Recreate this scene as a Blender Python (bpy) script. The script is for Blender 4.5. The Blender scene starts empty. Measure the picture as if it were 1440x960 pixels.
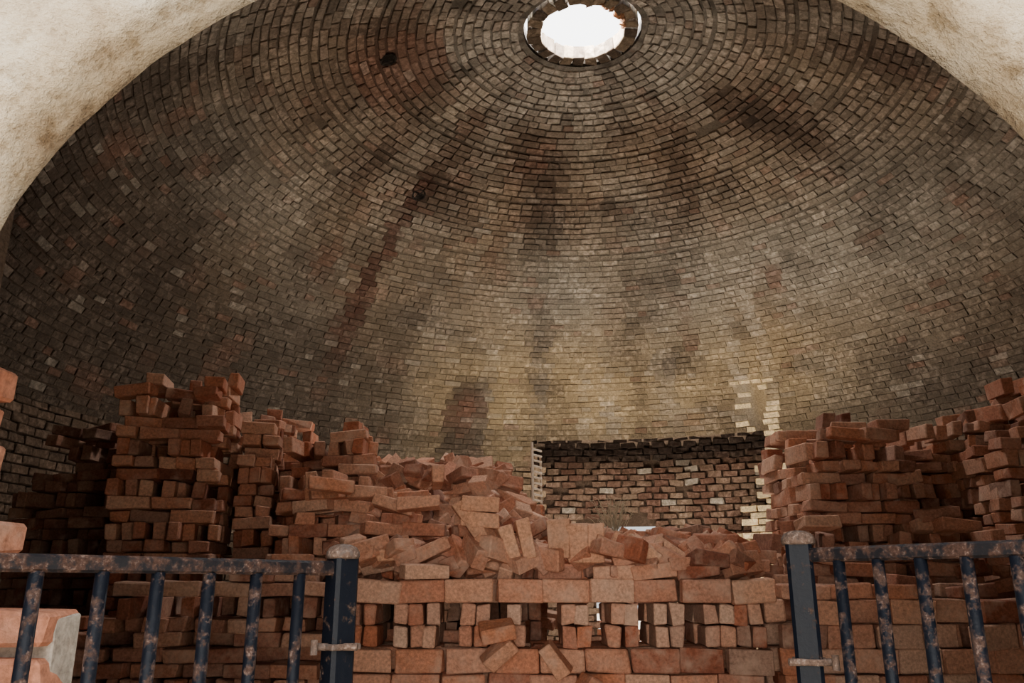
import bpy, math, random
import numpy as np
from mathutils import Vector, Matrix, noise
random.seed(7); rng=np.random.default_rng(7)
EYE=1.5
CX,CY=0.6,6.0          # kiln axis
RW=4.5                 # inner wall radius
ZS=EYE+1.45            # springing height
RS=4.81                # dome sphere radius
ZC=ZS-1.71             # dome sphere centre height
scene=bpy.context.scene

# ------------------------------------------------------------------ helpers
def template():
    idx={};V=[]
    for sx in(-1,1):
        for sy in(-1,1):
            for sz in(-1,1):
                for a in range(3):
                    idx[(sx,sy,sz,a)]=len(V);V.append(((sx,sy,sz),a))
    F=[]
    for a in range(3):
        b,c=(a+1)%3,(a+2)%3
        for s in(-1,1):
            q=[]
            for (u,v) in((-1,-1),(1,-1),(1,1),(-1,1)):
                k=[0,0,0];k[a]=s;k[b]=u;k[c]=v;q.append(idx[(*k,a)])
            F.append(q)
        for sa in(-1,1):
            for sb in(-1,1):
                def g(cc,ax):
                    k=[0,0,0];k[a]=sa;k[b]=sb;k[c]=cc;return idx[(*k,ax)]
                F.append([g(-1,a),g(1,a),g(1,b),g(-1,b)])
    for sx in(-1,1):
        for sy in(-1,1):
            for sz in(-1,1):
                F.append([idx[(sx,sy,sz,a)] for a in range(3)])
    S=np.array([v[0] for v in V],float);A=np.array([v[1] for v in V])
    P=S*np.array([1,1,1.]);
    for i,a in enumerate(A):
        for b in range(3):
            if b!=a:P[i,b]*=.8
    out=[]
    for f in F:
        p=P[f];n=np.cross(p[1]-p[0],p[2]-p[0])
        if n.dot(p.mean(0))<0:f=f[::-1]
        out.append(f)
    C=((S[:,0]>0)*4+(S[:,1]>0)*2+(S[:,2]>0)).astype(int)
    return S,A,out,C
TS,TA,TF,TC=template()

class Bricks:
    def __init__(s):s.c=[];s.h=[];s.r=[];s.col=[];s.j=[]
    def add(s,c,size,R,col,j=.003):
        s.c.append(c);s.h.append([k*.5 for k in size]);s.r.append(R);s.col.append(col);s.j.append(j)
    def build(s,name,mat,ch=.005,extra=None,parent=None):
        N=len(s.c);c=np.array(s.c);h=np.array(s.h);R=np.array(s.r);col=np.array(s.col);j=np.array(s.j)
        P=TS[None]*h[:,None,:]
        mask=np.ones((24,3));
        for i,a in enumerate(TA):
            mask[i]=1;mask[i,a]=0
        chv=ch*(.6+.9*rng.random((N,1,1)))
        P=P-TS[None]*mask[None]*chv
        jit=rng.normal(0,1,(N,8,3))*j[:,None,None]
        P=P+jit[:,TC,:]
        P=np.einsum('nij,nkj->nki',R,P)+c[:,None,:]
        V=P.reshape(-1,3)
        F=[]
        for k in range(N):
            o=k*24
            F.extend([[o+i for i in f] for f in TF])
        C=np.repeat(np.concatenate([col,np.ones((N,1))],1),24,axis=0)
        V=V.tolist()
        if extra:
            ev,ef,ec=extra;o=len(V);V+=list(ev);F+=[[o+i for i in f] for f in ef]
            C=np.concatenate([C,np.array([[*q,1] for q in ec])],0)
        return mesh_obj(name,V,F,mat,C,parent=parent)
def mesh_obj(name,V,F,mat=None,C=None,smooth=False,parent=None):
    me=bpy.data.meshes.new(name);me.from_pydata([tuple(v) for v in V],[],F);me.update()
    if C is not None:
        a=me.color_attributes.new('Col','FLOAT_COLOR','POINT')
        a.data.foreach_set('color',np.array(C,dtype=np.float32).ravel())
    if mat:me.materials.append(mat)
    if smooth:
        me.polygons.foreach_set('use_smooth',[True]*len(me.polygons))
    ob=bpy.data.objects.new(name,me);scene.collection.objects.link(ob)
    if parent:ob.parent=parent
    return ob
def rotz(a):
    c,s=math.cos(a),math.sin(a);return np.array([[c,-s,0],[s,c,0],[0,0,1.]])
def rote(x,y,z):
    return np.array(Matrix.Rotation(z,3,'Z')@Matrix.Rotation(y,3,'Y')@Matrix.Rotation(x,3,'X'))
def nz(x,y=0,z=0):return noise.noise(Vector((x,y,z)))
def mixc(a,b,t):
    t=max(0,min(1,t));return [a[i]*(1-t)+b[i]*t for i in range(3)]
def sst(a,b,x):
    t=max(0,min(1,(x-a)/(b-a)));return t*t*(3-2*t)

# ------------------------------------------------------------------ materials
def newmat(name):
    m=bpy.data.materials.new(name);m.use_nodes=True;nt=m.node_tree
    return m,nt,nt.nodes['Principled BSDF']
def N(nt,t,**kw):
    n=nt.nodes.new(t)
    for k,v in kw.items():
        if k in n.inputs:n.inputs[k].default_value=v
        else:setattr(n,k,v)
    return n
def noise_n(nt,scale,detail=4,rough=.6):
    tc=N(nt,'ShaderNodeNewGeometry')
    n=N(nt,'ShaderNodeTexNoise');n.inputs['Scale'].default_value=scale;n.inputs['Detail'].default_value=detail;n.inputs['Roughness'].default_value=rough
    nt.links.new(tc.outputs['Position'],n.inputs['Vector']);return n
def ramp(nt,src,p):
    r=N(nt,'ShaderNodeValToRGB');e=r.color_ramp.elements
    e[0].position=p[0][0];e[0].color=(*p[0][1],1)
    e[1].position=p[-1][0];e[1].color=(*p[-1][1],1)
    for q in p[1:-1]:
        k=e.new(q[0]);k.color=(*q[1],1)
    nt.links.new(src,r.inputs[0]);return r
def mixn(nt,fac,a,b,mode='MIX'):
    m=N(nt,'ShaderNodeMix',data_type='RGBA',blend_type=mode)
    for s,i in((fac,0),(a,6),(b,7)):
        if hasattr(s,'is_linked'):nt.links.new(s,m.inputs[i])
        elif i==0:m.inputs[0].default_value=s
        else:m.inputs[i].default_value=(*s,1)
    return m.outputs[2]
def brick_mat(name,white=(.55,.5,.42),whamt=.5,wt=(.56,.7),s1=14,s2=55,bump=.5,bd=.01,mul=False):
    m,nt,b=newmat(name)
    at=N(nt,'ShaderNodeAttribute');at.attribute_name='Col'
    n1=noise_n(nt,s1);n2=noise_n(nt,s2,5,.7);n3=noise_n(nt,4,5,.65)
    v=ramp(nt,n2.outputs['Fac'],[(.3,(.55,.55,.55)),(.7,(1.3,1.3,1.3))])
    c=mixn(nt,1,at.outputs['Color'],v.outputs[0],'MULTIPLY')
    w=ramp(nt,n1.outputs['Fac'],[(wt[0],(0,0,0)),(wt[1],(whamt,)*3)])
    w3=ramp(nt,n3.outputs['Fac'],[(.4,(.15,)*3),(.62,(1,)*3)])
    wm=mixn(nt,1,w.outputs[0],w3.outputs[0],'MULTIPLY')
    if mul:  # lime bloom that stays duller where the brick is sooty or painted dark
        wc=mixn(nt,1,at.outputs['Color'],(2.1,2.1,2.2),'MULTIPLY');wc=mixn(nt,.08,wc,white)
    else:wc=white
    c=mixn(nt,wm,c,wc)
    nt.links.new(c,b.inputs['Base Color']);b.inputs['Roughness'].default_value=.92
    b.inputs['Specular IOR Level'].default_value=.2
    bp=N(nt,'ShaderNodeBump');bp.inputs['Strength'].default_value=bump;bp.inputs['Distance'].default_value=bd
    nt.links.new(n2.outputs['Fac'],bp.inputs['Height']);nt.links.new(bp.outputs[0],b.inputs['Normal'])
    return m
M_dome=brick_mat('weathered_dome_brick',white=(.58,.52,.43),whamt=.85,wt=(.46,.62),s1=22,s2=48,bump=.6,bd=.010,mul=True)
M_mort=brick_mat('old_mortar',white=(.5,.45,.37),whamt=.6,wt=(.5,.65),s1=10,s2=60,bump=.8,bd=.015,mul=True)
M_red=brick_mat('terracotta_brick',white=(.60,.41,.31),whamt=.7,wt=(.44,.68),s1=9,s2=70,bump=.4,bd=.007)
def plaster():
    m,nt,b=newmat('lime_plaster')
    a=noise_n(nt,3.5,6,.65);d=noise_n(nt,22,6,.7);e=noise_n(nt,60,4,.7)
    c1=ramp(nt,a.outputs['Fac'],[(.36,(.27,.19,.115)),(.5,(.50,.41,.29)),(.64,(.62,.55,.44))])
    c2=ramp(nt,d.outputs['Fac'],[(.34,(.55,.5,.43)),(.5,(1,1,1))])
    c=mixn(nt,1,c1.outputs[0],c2.outputs[0],'MULTIPLY')
    nt.links.new(c,b.inputs['Base Color']);b.inputs['Roughness'].default_value=.95
    bp=N(nt,'ShaderNodeBump');bp.inputs['Strength'].default_value=1;bp.inputs['Distance'].default_value=.02
    nt.links.new(d.outputs['Fac'],bp.inputs['Height'])
    bp2=N(nt,'ShaderNodeBump');bp2.inputs['Strength'].default_value=.8;bp2.inputs['Distance'].default_value=.005
    nt.links.new(e.outputs['Fac'],bp2.inputs['Height']);nt.links.new(bp.outputs[0],bp2.inputs['Normal'])
    nt.links.new(bp2.outputs[0],b.inputs['Normal'])
    return m
M_pl=plaster()
def metal(name,paint,rust,t0,t1,lite=(.16,.11,.09)):
    m,nt,b=newmat(name)
    a=noise_n(nt,38,6,.7);d=noise_n(nt,160,4,.7)
    f=ramp(nt,a.outputs['Fac'],[(t0,(0,0,0)),(t1,(1,1,1))])
    rc=ramp(nt,d.outputs['Fac'],[(.3,tuple(k*.35 for k in rust)),(.55,rust),(.75,lite)])
    c=mixn(nt,f.outputs[0],paint,rc.outputs[0])
    nt.links.new(c,b.inputs['Base Color']);b.inputs['Specular IOR Level'].default_value=.12
    r=ramp(nt,a.outputs['Fac'],[(t0,(.4,)*3),(t1,(.95,)*3)]);nt.links.new(r.outputs[0],b.inputs['Roughness'])
    bp=N(nt,'ShaderNodeBump');bp.inputs['Strength'].default_value=.6;bp.inputs['Distance'].default_value=.002
    nt.links.new(a.outputs['Fac'],bp.inputs['Height']);nt.links.new(bp.outputs[0],b.inputs['Normal'])
    return m
M_post=metal('chipped_navy_paint',(.003,.0042,.0075),(.04,.024,.018),.58,.65)
M_rust=metal('rusted_iron',(.007,.0065,.008),(.045,.024,.018),.44,.56)
M_cap=metal('crusted_rust_cap',(.07,.055,.05),(.10,.065,.05),.35,.5,(.26,.2,.17))
M_bal=metal('chipped_baluster_paint',(.0035,.0045,.0075),(.05,.028,.021),.50,.59)
def flat(name,c0,c1,s=2):
    m,nt,b=newmat(name);a=noise_n(nt,s,6,.7)
    c=ramp(nt,a.outputs['Fac'],[(.3,c0),(.7,c1)]);nt.links.new(c.outputs[0],b.inputs['Base Color']);b.inputs['Roughness'].default_value=1
    return m
M_dirt=flat('brick_dust_ground',(.3,.2,.14),(.5,.38,.28))
M_sand=flat('pale_gravel',(.45,.38,.29),(.65,.58,.48),3)

# ------------------------------------------------------------------ kiln dome
TAN=(.285,.22,.15);GREY=(.30,.265,.21);DARK=(.064,.047,.035);RED=(.18,.09,.06);OCH=(.40,.29,.15)
def dome_col(az,ph,mort=False):
    """az deg from +Y (positive right), ph deg from zenith; soot / lime / iron stains of the lining, plus light falloff painted dark towards the sides"""
    a=math.radians(az);u,v=math.sin(a)*4,math.cos(a)*4
    n1=nz(u*.7,v*.7,ph*.06);n2=nz(u*3.0,v*3.0,ph*.012+9);n3=nz(u*1.1+5,v*1.1,ph*.07);n4=nz(u*6,v*6,ph*.03+4);n5=nz(u*2+1,v*2,ph*.22)
    c=mixc(TAN,GREY,.5+1.2*n1)
    c=mixc(c,(.38,.345,.29),sst(22,8,ph)*.8)
    if ph<38: c=mixc(c,(.15,.10,.068),sst(13,18,ph)*sst(37,29,ph)*(.62+.8*n3))
    c=mixc(c,OCH,sst(42,58,ph)*sst(60,20,abs(az-10))*.75)
    c=mixc(c,(.48,.42,.33),max(0,n4*.9+n5*.5)*sst(22,34,ph)*sst(80,40,abs(az+5)))
    c=mixc(c,DARK,max(0,n2*.95-.02)*sst(20,50,ph))
    c=mixc(c,DARK,max(0,n3*1.1-.05));c=mixc(c,DARK,max(0,n5*1.0-.05))
    c=mixc(c,DARK,sst(36,58,ph)*sst(-8,-42,az)*.88)  # light falloff towards the lower left painted into the lining colour
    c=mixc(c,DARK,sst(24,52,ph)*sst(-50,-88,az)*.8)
    c=mixc(c,DARK,sst(42,64,ph)*sst(30,62,az)*.75)  # same falloff painted in on the right side
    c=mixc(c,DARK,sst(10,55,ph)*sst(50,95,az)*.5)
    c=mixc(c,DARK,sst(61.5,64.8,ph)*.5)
    c=mixc(c,DARK,sst(5,2,abs(az+16+2*n3))*sst(54,58,ph)*.85)       # scorched patch
    w=abs(az+41-nz(ph*.3)*1.5)
    if ph>27: c=mixc(c,(.085,.038,.026),sst(3.2,.6,w)*sst(62,48,ph)*.85)
    if abs(az+85)<22 and 14<ph<24: c=mixc(c,RED,.7*sst(22,6,abs(az+85)))
    c=mixc(c,RED,max(0,nz(u*2.2+3,v*2.2,ph*.2)-.32)*1.2)
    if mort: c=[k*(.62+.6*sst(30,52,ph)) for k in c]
    return c
B=Bricks()
def dome_point(az,ph,r):
    a=math.radians(az);p=math.radians(ph)
    return np.array([CX+r*math.sin(p)*math.sin(a),CY+r*math.sin(p)*math.cos(a),ZC+r*math.cos(p)])
def dome_frame(az,ph):
    a=math.radians(az);p=math.radians(ph)
    n=np.array([math.sin(p)*math.sin(a),math.sin(p)*math.cos(a),math.cos(p)])
    t=np.array([math.cos(a),-math.sin(a),0.]);m=np.cross(n,t)
    return np.stack([t,m,n],1)
holes=[(-41.0,29.9,1.5,.85),(-90.,20.0,2.4,.85),(-64,57,1.3,.6),(-55,50,1.,.5),(118,40,1.2,.7),(7,48,.8,.5)]
PHMAX=math.degrees(math.asin(RW/RS))
PHB=64.8                                   # lining broken away below this in the breach
BR0,BR1=-4.2,32.3
seamph=[11.8,19.5,26.5,35.5,46.5,57.0];si=0
ph=6.55;k=0
while ph<PHMAX-.3:
    header=ph<15.5
    pitch=.071+random.uniform(-.005,.005)+(.008 if ph<30 else 0)
    dph=math.degrees(pitch/RS)
    seam=si<len(seamph) and ph>seamph[si]
    if seam:si+=1
    phc=ph+dph/2
    rr=RS*math.sin(math.radians(phc))
    L=.12 if header else random.choice([.125,.17,.185])
    circ=2*math.pi*rr
    az=random.uniform(0,20);end=az+360
    while az<end:
        l=L*random.uniform(.85,1.15)
        da=360*l/circ
        a=az+da/2;az+=da
        aa=(a+180)%360-180
        if random.random()<.003:continue
        if any(abs(aa-h[0])<h[2]*29/max(phc,10)*.9 and abs(phc-h[1])<h[3]*.75 for h in holes):continue
        if BR0<aa<BR1 and phc>PHB+.25*nz(aa*.7):continue
        if BR1-1.0-(k%2)<aa<BR1+1.2 and phc>PHMAX-11.5 and (k%2 or random.random()<.6):continue
        wob=.35*nz(aa*.04,phc*.15,2)
        col=dome_col(aa,phc)
        if BR1-2.5<aa<BR1+3.2 and phc>PHMAX-12: col=mixc(col,(.80,.62,.36),.95)  # pale tint paints the light caught by the broken brick ends
        f=random.uniform(.84,1.13);col=[q*f for q in col]
        if random.random()<.03:col=mixc(col,RED,.4)
        if random.random()<.05:col=mixc(col,(.48,.43,.35),.2)
        gap=.009 if not header else .011
        if ph<34:gap+=.003
        crack=3<aa<32 and abs(phc-(56.4+.05*(32-aa)))<dph*.5
        hgt=pitch-gap-(.018 if seam else 0)-(.022 if crack else 0)
        R=dome_frame(aa,phc+wob)@rote(random.gauss(0,.022),random.gauss(0,.016),random.gauss(0,.018 if not header else .04))
        if random.random()<.008:continue
        cc=dome_point(aa,phc+wob,RS+.06-random.random()*.008)
        B.add(cc,(l-gap,hgt,.13),R,col,.0028)
    ph+=dph+(.14 if seam else 0);k+=1
B.build('ceiling',M_dome,ch=.004)
shell=bpy.data.objects['ceiling']
def in_front(a,r=RW):
    x=CX+r*math.sin(math.radians(a));y=CY+r*math.cos(math.radians(a))
    return y<3.2 and -1.72<x<2.32
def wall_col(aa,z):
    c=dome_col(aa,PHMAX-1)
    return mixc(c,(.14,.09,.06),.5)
B=Bricks()
z=0.0;k=0
while z<ZS-.02:
    pitch=min(.078,ZS-z)
    az=(k%2)*1.4;end=az+360;l=.2;da=math.degrees(l/RW)
    while az<end-.5*da:
        aa=((az+da/2)+180)%360-180;az+=da
        if in_front(aa):continue
        zr=(ZS-z)
        rgt=31.5-5.5*sst(.1,1.1,zr)+(1.4 if k%2 else 0)
        lft=-3.6+(.9 if k%2 else 0)
        if lft<aa<rgt:continue
        col=wall_col(aa,z)
        if rgt<=aa<rgt+6:col=mixc(col,(.80,.62,.36),.95)  # light on the toothed jamb painted as paler brick
        if lft-3<aa<=lft:col=mixc(col,(.5,.36,.22),.5)
        f=random.uniform(.7,1.2);col=[q*f for q in col]
        a=math.radians(aa);R=rotz(-a)
        rad=RW+.06-random.random()*.012
        B.add((CX+rad*math.sin(a),CY+rad*math.cos(a),z+pitch/2),(l-.012,.15,pitch-.012),R,col,.0035)
    z+=pitch;k+=1
# outer skin seen through the breach (door opening in it)
z=0;k=0
R2=RW+.45
ZT=EYE+2.0
DA0,DA1,DZ=5.2,14.6,EYE+.78
while z<ZT-.08:
    az=-10+(k%2)*1.2;da=math.degrees(.2/R2)
    while az<40:
        aa=az+da/2;az+=da
        if DA0<aa<DA1 and z<DZ:continue
        if random.random()<.03:continue
        a=math.radians(aa);rad=R2+.06-random.random()*.04
        n=nz(aa*.3,z*3,1)
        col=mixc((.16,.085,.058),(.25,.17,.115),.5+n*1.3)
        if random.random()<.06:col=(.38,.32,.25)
        col=mixc(col,(.035,.022,.016),sst(EYE+1.38,EYE+1.62,z+.05*n))  # shadow under the broken ledge painted as a dark band
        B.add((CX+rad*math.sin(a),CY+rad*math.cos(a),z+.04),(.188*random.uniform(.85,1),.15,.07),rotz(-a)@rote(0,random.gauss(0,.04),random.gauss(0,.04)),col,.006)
    z+=.083;k+=1
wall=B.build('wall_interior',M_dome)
V=[];F=[];C=[]
def grid(rows,cols,fn,cfn,skip=None,flip=False):
    o=len(V)
    for i in range(rows+1):
        for j in range(cols+1):
            V.append(tuple(fn(i/rows,j/cols)));C.append((*cfn(i/rows,j/cols),1))
    for i in range(rows):
        for j in range(cols):
            if skip and skip((i+.5)/rows,(j+.5)/cols):continue
            q=[o+i*(cols+1)+j,o+i*(cols+1)+j+1,o+(i+1)*(cols+1)+j+1,o+(i+1)*(cols+1)+j]
            F.append(q[::-1] if flip else q)
ph0=6.0
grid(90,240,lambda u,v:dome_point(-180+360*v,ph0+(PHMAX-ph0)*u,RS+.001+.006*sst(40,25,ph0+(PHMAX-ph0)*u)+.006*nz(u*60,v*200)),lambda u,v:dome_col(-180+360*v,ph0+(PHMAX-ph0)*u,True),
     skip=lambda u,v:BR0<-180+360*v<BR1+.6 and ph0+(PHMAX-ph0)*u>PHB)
pho=20.0                                  # outer skin stops well back from the oculus
grid(30,120,lambda u,v:dome_point(-180+360*v,pho+(PHMAX-pho)*u,RS+.15+.40*sst(0,.3,u)),lambda u,v:(.3,.22,.16))
def ring_pt(a,r,z):return (CX+r*math.sin(math.radians(a)),CY+r*math.cos(math.radians(a)),z)
grid(1,40,lambda u,v:dome_point(BR0+(BR1+1-BR0)*v,PHB,RS+.012+.55*u),lambda u,v:(.10,.07,.05))
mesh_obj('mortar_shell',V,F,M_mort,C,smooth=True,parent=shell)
V=[];F=[];C=[]
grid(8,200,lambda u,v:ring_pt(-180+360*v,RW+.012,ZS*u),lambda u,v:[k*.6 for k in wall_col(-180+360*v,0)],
     skip=lambda u,v:in_front(-180+360*v) or BR0<-180+360*v<33.0-4*(1-u))
grid(1,200,lambda u,v:ring_pt(-180+360*v,RW+.012+.7*u,ZS),lambda u,v:(.12,.09,.06),skip=lambda u,v:BR0<-180+360*v<BR1)
grid(36,400,lambda u,v:ring_pt(-180+360*v,R2+.02,ZT*u),lambda u,v:(.12,.08,.055) if u<.9 else (.04,.027,.02),  # top rows darkened to carry the painted ledge shadow
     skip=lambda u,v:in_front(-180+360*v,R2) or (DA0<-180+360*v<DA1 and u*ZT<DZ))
for a_ in(BR0,33.0):
    grid(4,1,lambda u,v:ring_pt(a_,RW-.05+.5*v,ZT*u),lambda u,v:(.3,.2,.12),skip=lambda u,v:u>.86)
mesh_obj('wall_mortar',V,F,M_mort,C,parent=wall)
for i,h in enumerate(holes[:2]):
    V=[];F=[];n=20
    R=dome_frame(h[0],h[1]);c=dome_point(h[0],h[1],RS)
    for rr_,d in((.075,-.014),(.06,-.014),(.052,.1)):
        for j in range(n):
            t=2*math.pi*j/n;rq=rr_*(1+.12*nz(j,i,3));V.append(c+R@np.array([rq*math.cos(t),rq*math.sin(t),d if d<0 else -.006]))
    for q in range(2):
        for j in range(n):F.append([q*n+j,q*n+(j+1)%n,(q+1)*n+(j+1)%n,(q+1)*n+j])
    F.append([2*n+j for j in range(n)])
    mesh_obj('vent_hole_%d'%(i+1),V,F,M_dome,[(.010,.007,.005,1)]*len(V),parent=shell)  # flat near-black cap; the dark inside the hole is painted

# ------------------------------------------------------------------ oculus ring
O=Bricks();n=24
apz=ZC+RS*math.cos(math.radians(5))
for i in range(n):
    a=2*math.pi*(i+random.uniform(-.06,.06))/n
    r=.412
    O.add((CX+r*math.sin(a),CY+r*math.cos(a),apz+.05+random.uniform(-.008,.008)),(.098,.115,.13),rotz(-a)@rote(random.gauss(0,.04),random.gauss(0,.04),0),mixc((.07,.05,.035),(.20,.15,.10),random.random()),.005)
for i in range(16):
    a=math.radians(random.uniform(95,190));r=random.uniform(.33,.39)
    O.add((CX+r*math.sin(a),CY+r*math.cos(a),apz+random.uniform(-.01,.03)),(.06*random.uniform(.4,1),.05,.012),rote(random.gauss(0,.5),random.gauss(0,.5),random.random()*6),(.25,.12,.06),.006)
rV=[];rF=[];rC=[]
m_=48
for (r,zz) in((.56,.015),(.50,.03),(.50,.13),(.66,.13),(.66,.0)):
    for j in range(m_):
        a=2*math.pi*j/m_;rV.append((CX+r*math.sin(a),CY+r*math.cos(a),apz+zz));rC.append((.03,.022,.015))
for q in range(4):
    for j in range(m_):rF.append([q*m_+j,q*m_+(j+1)%m_,(q+1)*m_+(j+1)%m_,(q+1)*m_+j])
O.build('oculus_ring',M_dome,extra=(rV,rF,rC),parent=shell)

# ------------------------------------------------------------------ front wall with arched doorway
def wall_front():
    AX,AZ,AR=.05,EYE+.162,.842
    def outline(off):
        P=[]
        for i in range(16):P.append((AX-AR-off,(AZ)*(i/16)))
        for i in range(97):
            t=math.pi*(1-i/96);P.append((AX+(AR+off)*math.cos(t),AZ+(AR+off)*math.sin(t)))
        for i in range(16):P.append((AX+AR+off,AZ*(1-(i+1)/16)))
        return P
    prof=[(1.10,3.0),(1.10,.25),(1.09,.02),(1.08,0),(1.05,0),(1.02,.0),(1.0,.002),(.985,.008),(.972,.022),(.963,.045),(.957,.09),(.953,.16),(.95,.26),(.95,.4),(.95,.6),(.95,.9),(.95,1.4),(.95,3.0)]
    V=[];F=[]
    for (y,o) in prof:
        for (x,z) in outline(o):
            d=0 if o>=1.4 else 1
            k=.012*nz(x*5,z*5,y*6)+.008*nz(x*17,z*17,y*15)+.012*nz(x*2,z*2,3)
            dx,dz=x-AX,z-AZ
            l=math.hypot(dx,dz) or 1
            fac=d*(1 if z>AZ else .6)
            V.append((x+dx/l*k*fac,y+.8*k*d,z+(dz/l*k*fac if z>.1 else 0)))
    n=len(outline(0))
    for a in range(len(prof)-1):
        for b in range(n-1):F.append([a*n+b,a*n+b+1,(a+1)*n+b+1,(a+1)*n+b])
    return mesh_obj('wall_front',V,F,M_pl,smooth=True)
wf=wall_front()
V=[];F=[];C=[]
def quad(a,b,c,d):
    o=len(V);V.extend([a,b,c,d]);F.append([o,o+1,o+2,o+3]);C.extend([(.16,.11,.075,1)]*4)
for X in(-1.7,2.3):
    dy=math.sqrt(RW**2-(X-CX)**2);quad((X,1.09,0),(X,CY-dy+.45,0),(X,CY-dy+.45,ZS+.05),(X,1.09,ZS+.05))
for i in range(24):
    x0=-1.75+4.1*i/24;x1=-1.75+4.1*(i+1)/24
    y0=CY-math.sqrt(RW**2-(x0-CX)**2)+.0;y1=CY-math.sqrt(RW**2-(x1-CX)**2)
    quad((x0,1.0,ZS+.01),(x1,1.0,ZS+.01),(x1,y1,ZS+.01),(x0,y0,ZS+.01))
mesh_obj('entry_reveal',V,F,M_mort,C,parent=wf)

def disc(name,cx,cy,r,z,mat,n=64):
    V=[(cx,cy,z)];F=[]
    for i in range(n):
        a=2*math.pi*i/n;V.append((cx+r*math.sin(a),cy+r*math.cos(a),z))
    for i in range(n):F.append([0,1+(i+1)%n,1+i])
    return mesh_obj(name,V,F,mat)
disc('floor',CX,CY,RW+.5,0.0,M_dirt)
disc('ground',0,0,60,-.02,M_sand)

# ------------------------------------------------------------------ brick stacks
L,W,T=.235,.112,.07
def redcol(pale=0,dark=0):
    r=random.random()
    a=(.54,.20,.105);b=(.38,.115,.06);c=(.64,.35,.23);d=(.17,.055,.034)
    col=mixc(a,b,random.random()) if r<.42 else (mixc(a,c,random.random()) if r<.82 else mixc(b,d,random.random()))
    col=mixc(col,(.64,.44,.33),pale*random.random());col=mixc(col,(.09,.042,.03),dark)
    return col
def stack(B,x0,x1,y0,rows,layers,topf,z0=0,ang=0,piv=None,pale=.4,dark=0,loose=.02,slots=None,miss=.02,rag=.0):
    """set bricks in courses; layer codes: S flat stretchers, E stretchers on edge, H/h headers on edge (open slots), F flat headers"""
    piv=piv or ((x0+x1)/2,y0);ca,sa=math.cos(ang),math.sin(ang)
    z=z0;i=0;sd=random.random()*50
    tmax=max(topf(x0+(x1-x0)*q/20) for q in range(21))+.2
    tf=(lambda x,y:topf(x)+rag*1.8*nz(x*3.1+sd,y*2.3,sd)) if rag else (lambda x,y:topf(x))
    def near_top(zz,x,y):return rag and zz>tf(x,y)-.3
    while True:
        code=layers[i%len(layers)];i+=1
        h={'S':T,'E':W,'H':W*.9,'F':T,'h':W*.9}[code]
        if z>tmax:break
        for r in range(rows):
            y=y0+L/2+r*(L+.012)
            if code in'SE':
                deps=[y-L/4,y+L/4]
                if code=='E':deps=[y-L/3,y+L/3] if r==0 else [y]
                for yy in deps:
                    x=x0;first=True
                    while x<x1-.05:
                        l=L*random.uniform(.9,1.03)
                        if first and i%2==0:l*=.5
                        first=False
                        if x+l>x1+.06:l=x1-x
                        xc=x+l/2
                        nt_=near_top(z,xc,yy)
                        if l>.05 and z+h*.6<tf(xc,yy) and random.random()>(miss if not nt_ else miss+.13):
                            put(B,xc,yy,z,(l-.006,(W if code=='S' else T)*.98,h-.004),piv,ca,sa,ang,loose*(3 if nt_ else 1),pale,dark)
                        x+=l
            else:
                w=T if code in'Hh' else W
                x=x0;g=0
                while x<x1-w*.7:
                    xc=x+w/2
                    nt_=near_top(z,xc,y)
                    blocked=False
                    if slots and code=='h':
                        for s0,s1 in slots:
                            if s0-w*.5<xc<s1+w*.45:blocked=True;x=max(x,s1+.002) ;break
                        if blocked:
                            continue
                    if z+h*.6<tf(xc,y) and random.random()>(miss if not nt_ else miss+.13):
                        put(B,xc,y,z,(w-.004,L*.98,h-.004),piv,ca,sa,ang,loose*(2.5 if nt_ else 1),pale,dark)
                    x+=w+(.003 if code=='F' else .004);g+=1
                    if code=='H' and g%3==0 and slots is None:x+=random.uniform(.03,.10)
        z+=h
def put(B,x,y,z,size,piv,ca,sa,ang,loose,pale,dark):
    dx,dy=x-piv[0]+random.gauss(0,.003+loose*.12),y-piv[1]+random.gauss(0,loose*.6)
    B.add((piv[0]+ca*dx-sa*dy,piv[1]+sa*dx+ca*dy,z+size[2]/2),size,rote(random.gauss(0,loose*.3),random.gauss(0,loose*.4),ang+random.gauss(0,loose)),redcol(pale,dark),.0035)
def loose_brick(B,x,y,z,rx,ry,rz,s=1,col=None):
    B.add((x,y,z),(L*s,W,T),rote(rx,ry,rz),col or redcol(.4),.004)
def steps(pts):
    def f(x):
        v=pts[0][1]
        for a,b in pts:
            if x>=a:v=b
        return v
    return f
E_=EYE
S_=[]
b=Bricks()
slots=[(-.655,-.575),(-.335,-.255),(-.10,-.02),(.125,.235),(.39,.465),(.615,.685),(.845,.925)]
stack(b,-.80,1.22,4.2,3,'EHHEHHEHHE',lambda x:.99,z0=0,miss=.01,loose=.02)
stack(b,-.80,1.22,4.19,3,'E',lambda x:1.1,z0=.99,miss=.0,loose=.02)
stack(b,-.80,1.22,4.2,3,'E',lambda x:1.2,z0=1.105,miss=.0,loose=.04,pale=.5)
for z_ in(1.22,1.322):
    stack(b,-.80,1.22,4.2,2,'h',lambda x:z_+.09,z0=z_,slots=slots,miss=.0,loose=.02,pale=.8)
    stack(b,-.80,.2,4.72,1,'h',lambda x:z_+.09,z0=z_,miss=.0,loose=.02,dark=.6)  # rear headers coloured darker: shade inside the slots painted in
    stack(b,.95,1.22,4.72,1,'h',lambda x:z_+.09,z0=z_,miss=.0,loose=.02,dark=.6)  # slot shade painted in at the right end too
stack(b,-.80,1.24,4.21,3,'E',lambda x:1.52,z0=1.424,miss=.04,loose=.08,pale=.5)
stack(b,-.80,1.24,4.24,4,'S',lambda x:1.6,z0=1.537,miss=.4,loose=.22)
S_.append(b)
b=Bricks()
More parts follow.
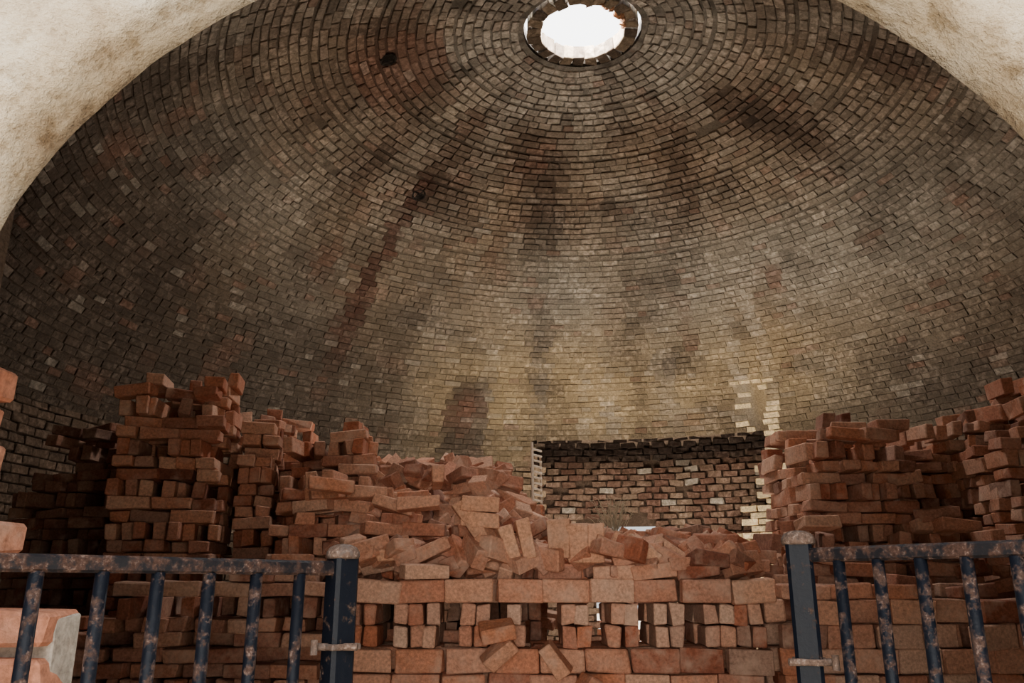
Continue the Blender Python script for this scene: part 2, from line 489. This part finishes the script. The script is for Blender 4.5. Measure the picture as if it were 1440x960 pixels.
stack(b,-2.3,-.84,4.3,2,'SSFHS',steps([(-3,1.36),(-1.9,1.52),(-1.3,1.62)]),loose=.04,dark=.35,miss=.06,rag=.05)
S_.append(b)
b=Bricks()
stack(b,1.27,3.0,4.15,2,'EESE',steps([(1,1.52),(2.0,1.50),(2.4,1.46)]),loose=.03,pale=.8,dark=.1,miss=.01,rag=.03)
S_.append(b)
b=Bricks()
stack(b,-2.32,-1.72,4.85,3,'SHSFHS',steps([(-3,E_+1.10),(-2.17,E_+1.24)]),loose=.055,ang=.14,rag=.08,miss=.07)
S_.append(b)
b=Bricks()
stack(b,-1.70,-1.5,5.15,3,'SFSHS',lambda x:E_+1.0,loose=.06,ang=.2,dark=.1,miss=.05)
S_.append(b)
b=Bricks()
stack(b,-3.35,-2.55,5.55,2,'SSHF',steps([(-4,E_+.75),(-3.1,E_+1.02)]),loose=.06,dark=.55,rag=.12,ang=-.08)  # shadowed look of this rear stack put into its brick colour
S_.append(b)
b=Bricks()
stack(b,-1.9,-1.46,5.9,2,'SFSHS',steps([(-3,E_+1.2),(-1.65,E_+1.08)]),loose=.06,ang=-.05,rag=.1)
S_.append(b)
b=Bricks()
stack(b,-1.44,-.86,5.25,3,'SFHSSH',steps([(-3,E_+.92),(-1.15,E_+1.06),(-.93,E_+.90)]),loose=.07,dark=.1,rag=.1,miss=.07)
S_.append(b)
b=Bricks()
stack(b,-1.36,-.22,4.72,2,'SSHSF',steps([(-3,E_+.56),(-.75,E_+.60),(-.45,E_+.48)]),loose=.08,miss=.09,rag=.13)
S_.append(b)
b=Bricks()
stack(b,1.76,2.42,5.0,3,'SHSFHS',steps([(1,E_+.92),(1.84,E_+1.0),(2.2,E_+.96),(2.33,E_+.85)]),loose=.07,ang=.05,dark=.12,miss=.09,rag=.09)
S_.append(b)
b=Bricks()
stack(b,2.52,3.0,5.4,3,'SFHSS',steps([(1,E_+.95),(2.7,E_+1.06)]),loose=.08,dark=.25,miss=.1,rag=.1)
S_.append(b)
b=Bricks()
stack(b,2.86,3.45,4.75,3,'SHSHFS',steps([(1,E_+1.08),(2.98,E_+1.22)]),loose=.07,ang=-.06,dark=.2,miss=.08,rag=.08)
S_.append(b)
b=Bricks()
stack(b,1.36,2.8,4.68,1,'SFHS',steps([(1,E_+.30),(1.5,E_+.40),(1.8,E_+.26),(2.3,E_+.36)]),loose=.1,dark=.2,miss=.12,rag=.18)
S_.append(b)
for b in S_:b.build('brick_stack',M_red)

# rubble pile
def hgt(x,y):
    t=sst(4.5,5.6,y)
    left=1.60+.62*t
    right=1.57+.15*sst(4.45,5.1,y)
    w=sst(.14,-.14,x-.22*(1-t))
    h=left*w+right*(1-w)
    h-=.8*sst(5.9,6.6,y)
    h-=1.2*sst(-.95,-1.3,x)
    return h+.14*nz(x*2.6,y*2.6,1)
V=[];F=[];C=[]
nx,ny=46,46
for i in range(nx+1):
    for j in range(ny+1):
        x=-1.3+2.55*i/nx;y=4.45+2.35*j/ny
        V.append((x,y,0 if (j==ny or i==0) else hgt(x,y)-.07));C.append((.20,.08,.048))
for i in range(nx):
    for j in range(ny):
        if -1.3+2.55*i/nx>.22 and 4.45+2.35*j/ny>5.15:continue
        a=i*(ny+1)+j;F.append([a,a+ny+1,a+ny+2,a+1])
b=Bricks()
for i in range(640):
    x=random.uniform(-.95,1.28);y=random.uniform(4.5,6.3)
    if x>.25 and y>5.15:continue
    s=random.choice([1,1,1,1,.8,.55,.4])
    loose_brick(b,x,y,hgt(x,y)+random.uniform(-.04,.07),random.gauss(0,.35)+random.choice([0,0,1.57]),random.gauss(0,.40),random.gauss(0,1.0),s,redcol(.5,.35*random.random()))
for i in range(900):
    x=random.uniform(-.9,1.25);y=random.uniform(4.42,5.1);s=random.uniform(.015,.055)
    b.add((x,y,hgt(x,y)+.0),(s*1.5,s,s*.7),rote(random.random()*3,random.random()*3,random.random()*3),redcol(.3),.006)
for i in range(80):
    x=random.uniform(-.8,1.2);y=random.uniform(4.22,4.5);s=random.choice([1,.8,.5])
    loose_brick(b,x,y,1.60+random.uniform(0,.09),random.gauss(0,.3)+random.choice([0,1.57]),random.gauss(0,.35),random.gauss(0,.8),s,redcol(.4,.1))
for (x,zz,ry,rz,rx) in [(-.22,1.83,.95,.1,0),(-.12,1.72,1.1,-.3,.2),(-.02,1.70,1.2,.25,0),(.07,1.73,1.35,.1,.1),(.24,1.73,1.5,1.4,.1),(.33,1.71,1.35,1.5,0),(.41,1.71,1.45,1.45,0),(.50,1.68,.45,.15,0),(.58,1.69,.55,.1,.0),(.66,1.68,.6,-.2,.1),(-.17,1.9,.05,.1,0),(-.16,1.82,.1,.0,0),(-.58,1.665,-.12,.05,.1)]:
    loose_brick(b,x,4.28,zz,rx,ry,rz,.82,mixc(redcol(.2),(.66,.38,.24),.6))
for (x,zz,ry) in [(-.07,1.30,-.15),(-.06,1.20,-.7),(.2,1.17,.9),(.33,1.03,-1.0)]:
    loose_brick(b,x,4.12,zz,.3,ry,.1,.7,mixc(redcol(.2),(.5,.21,.11),.4))
for (x,y,zz,rz) in [(.95,4.6,1.66,.1),(1.1,4.62,1.74,-.1),(1.2,4.6,1.68,.05),(.8,4.65,1.68,.3),(.9,4.7,1.75,.1),(.5,4.8,1.75,.05),(.3,4.85,1.78,-.1),(.1,4.8,1.80,.2)]:
    loose_brick(b,x,y,zz,random.gauss(0,.08),random.gauss(0,.12),rz)
    loose_brick(b,x+.05,y,zz-.08,random.gauss(0,.08),random.gauss(0,.1),rz+.2)
b.build('brick_rubble_pile',M_red,extra=(V,F,C))
b=Bricks()
a0=math.radians(9.9);px,py=CX+(R2+.05)*math.sin(a0),CY+(R2+.05)*math.cos(a0)
stack(b,px-.42,px+.38,py,1,'SFHSE',steps([(0,1.50),(1.04,1.06),(1.22,1.5),(1.52,1.06),(1.70,2.1),(px+.30,2.2)]),ang=-a0,piv=(px,py),loose=.04,dark=.2)
stack(b,px-.42,px+.18,py,1,'SF',lambda x:2.19+.10*math.sin(x*30),z0=1.36,ang=-a0,piv=(px,py),loose=.05,dark=.2)
b.build('doorway_brick_infill',M_red,parent=wall)

# near brick pier at left inside the doorway
b=Bricks()
z=0;k=0
while z<EYE+.33:
    h=.078 if z<EYE-.03 else .068
    ee=-.735-(.012*(k%2))+random.gauss(0,.005)
    if z>EYE-.03:ee=-.86
    if z>EYE+.10:ee=-.925-.015*(k%2)
    if not(EYE-.03<z<EYE+.03):
        x=ee
        for q in range(3):
            l=.235 if (q or k%2) else .16
            b.add((x-l/2,1.46,z+.031),(l-.008,.11,.058),rote(0,random.gauss(0,.012),random.gauss(0,.025)),mixc((.42,.12,.055),(.46,.23,.15),random.random()),.003);x-=l+.004
    z+=h;k+=1
b.add((-1.05,1.475,(EYE-.04)/2),(.60,.075,EYE-.05),np.eye(3),(.36,.31,.26),.002)
for x in(-1.0,-1.13):b.add((x,1.46,EYE+.015),(.11,.11,.075),np.eye(3),(.4,.2,.12),.003)
b.build('brick_pier',M_red)

# ------------------------------------------------------------------ metal rack & weed at the breach
def tube(V,F,p,q,r,n=8,sq=False):
    p=np.array(p,float);q=np.array(q,float);d=q-p;d/=np.linalg.norm(d)
    u=np.cross(d,[0,0,1.]) if abs(d[2])<.9 else np.array([1.,0,0]);u=u-d*u.dot(d);u/=np.linalg.norm(u);w=np.cross(d,u)
    o=len(V)
    for c in(p,q):
        for j in range(n):
            t=2*math.pi*(j+.5)/n;V.append(tuple(c+r*(u*math.cos(t)+w*math.sin(t))))
    for j in range(n):F.append([o+j,o+(j+1)%n,o+n+(j+1)%n,o+n+j])
    F.append([o+j for j in range(n)][::-1]);F.append([o+n+j for j in range(n)])
V=[];F=[]
x0,y0=.19,6.95
tube(V,F,(x0,y0,0),(x0-.02,y0,EYE+1.17),.012);tube(V,F,(x0+.09,y0+.06,0),(x0+.05,y0+.06,EYE+1.05),.010)
for i in range(14):
    zz=EYE+.5+i*.047;tube(V,F,(x0-.01,y0,zz),(x0+.06,y0+.05,zz-.01),.009)
mesh_obj('metal_ladder',V,F,flat('weathered_pale_metal',(.5,.38,.28),(.75,.64,.52),30))
V=[];F=[]
for i in range(70):
    a=random.uniform(0,6.28);s=random.uniform(.05,.2)
    p0=(.60+random.gauss(0,.02),4.95+random.gauss(0,.02),EYE+.28);p1=(p0[0]+s*.5*math.cos(a),p0[1]+s*.5*math.sin(a),p0[2]+random.uniform(.08,.22))
    tube(V,F,p0,p1,.0018,3)
    p2=(p1[0]+.05*math.cos(a+random.gauss(0,1)),p1[1],p1[2]+random.uniform(-.02,.03));tube(V,F,p1,p2,.0014,3)
mesh_obj('dry_weed',V,F,flat('dry_grass',(.26,.21,.14),(.46,.38,.27),30))

# ------------------------------------------------------------------ gates
def boxm(V,F,c,sz,R=np.eye(3),ch=.003):
    o=len(V);h=np.array(sz)/2
    for i in range(24):
        p=TS[i]*h
        for a in range(3):
            if a!=TA[i]:p[a]-=TS[i][a]*ch
        V.append(tuple(np.array(c)+R@p))
    F.extend([[o+k for k in f] for f in TF])
def gate(P,Q,zr,zpost,bal,psz,side):
    """P = free (latch) post position, Q = hinge end; both plan coords"""
    P=np.array(P);Q=np.array(Q);d=(Q-P);Ln=np.linalg.norm(d);d/=Ln;ang=math.atan2(d[1],d[0]);R=rotz(ang)
    root=bpy.data.objects.new('metal_gate',None);scene.collection.objects.link(root)
    def ob(n,V,F,m,s=False):
        return mesh_obj(n,V,F,m,parent=root,smooth=s)
    V=[];F=[];boxm(V,F,(P[0],P[1],(zpost+.08)/2),(psz,psz,zpost-.08),rotz(ang*.35),.006);ob('latch_post',V,F,M_post)
    V=[];F=[];n=20;pr=[(0.030,0),(.033,.006),(.032,.016),(.026,.026),(.015,.032),(.001,.034)]
    for (r,h) in pr:
        for j in range(n):
            t=2*math.pi*j/n;V.append((P[0]+psz/.05*r*math.cos(t),P[1]+psz/.05*r*math.sin(t),zpost-.006+h*.85*psz/.05))
    for a in range(len(pr)-1):
        for j in range(n):F.append([a*n+j,a*n+(j+1)%n,(a+1)*n+(j+1)%n,(a+1)*n+j])
    F.append(list(range(n))[::-1]);ob('post_cap',V,F,M_cap,True)
    for nm,zz in(('top_rail',zr),('bottom_rail',.2)):
        V=[];F=[];c=(P+Q)/2
        boxm(V,F,(c[0],c[1],zz),(Ln-.0,.018,.024),R,.004);ob(nm,V,F,M_rust)
    for i,t in enumerate(bal):
        c=P+d*t;V=[];F=[];tube(V,F,(c[0],c[1],.2),(c[0],c[1],zr-.010),.0098,14);ob('baluster_%d'%(i+1),V,F,M_bal,True)
    V=[];F=[];boxm(V,F,(Q[0],Q[1],(zr+.1)/2),(.04,.04,zr-.04),R,.004);ob('hinge_post',V,F,M_post)
    V=[];F=[];zc=EYE-.098 if side<0 else EYE-.122
    Rp=rotz(ang*.35)
    boxm(V,F,(P[0],P[1],zc),(psz+.012,psz+.012,.010),Rp,.002)
    tube(V,F,(P[0]-.040,P[1]-psz*.3-.004,zc),(P[0]+.036,P[1]-psz*.3-.004,zc),.006,10)
    tube(V,F,(P[0]+side*.034,P[1]-.03,zc-.012),(P[0]+side*.034,P[1]-.03,zc+.012),.006,10)
    ob('latch_clamp',V,F,M_cap)
    return root
gate((-.297,1.5),(-.80,.97),EYE+.030,EYE+.052,[.085,.165,.245,.325,.405,.49,.575,.65],.045,-1)
gate((.505,1.5),(.90,.98),EYE+.052,EYE+.076,[.075,.145,.215,.285,.355,.425,.5,.57],.044,1)

# ------------------------------------------------------------------ sky, lamps
w=bpy.data.worlds.new('bright_sky');scene.world=w;w.use_nodes=True;nt=w.node_tree
bg=nt.nodes['Background'];tc=N(nt,'ShaderNodeTexCoord');sp=N(nt,'ShaderNodeSeparateXYZ')
nt.links.new(tc.outputs['Generated'],sp.inputs[0])
r=ramp(nt,sp.outputs['Z'],[(0,(.13,.13,.13)),(.25,(.12,.12,.12)),(.55,(.8,.8,.78)),(1,(1,1,.98))])
nt.links.new(r.outputs[0],bg.inputs[0]);bg.inputs[1].default_value=8
def lamp(t,name,loc,target,energy,col,size=1,sy=None,shape=None):
    l=bpy.data.lights.new(name,t);l.energy=energy;l.color=col
    l.size=size
    if sy:l.shape='RECTANGLE';l.size_y=sy
    if shape:l.shape=shape
    o=bpy.data.objects.new(name,l);scene.collection.objects.link(o);o.location=loc
    o.rotation_euler=(Vector(target)-Vector(loc)).to_track_quat('-Z','Y').to_euler();return o
lamp('AREA','daylight_from_yard',(-1.0,-13,2.2),(.6,8,2.6),1300,(1,.93,.83),8,4)
lamp('AREA','oculus_skylight',(CX,CY,apz+.16),(CX,CY,0),240,(1,.98,.94),.98,shape='DISK')
lamp('AREA','hidden_floor_fill',(1.1,8.2,.25),(1.15,8.5,5),165,(1,.89,.75),2.2,1.8)  # added fill lamp facing up, out of view behind the piles

cam=bpy.data.cameras.new('camera');co=bpy.data.objects.new('camera',cam);scene.collection.objects.link(co)
co.location=(0,0,EYE);co.rotation_euler=(math.radians(90+16.5),0,0);cam.sensor_width=36;cam.lens=29.05;cam.clip_start=.02
scene.camera=co
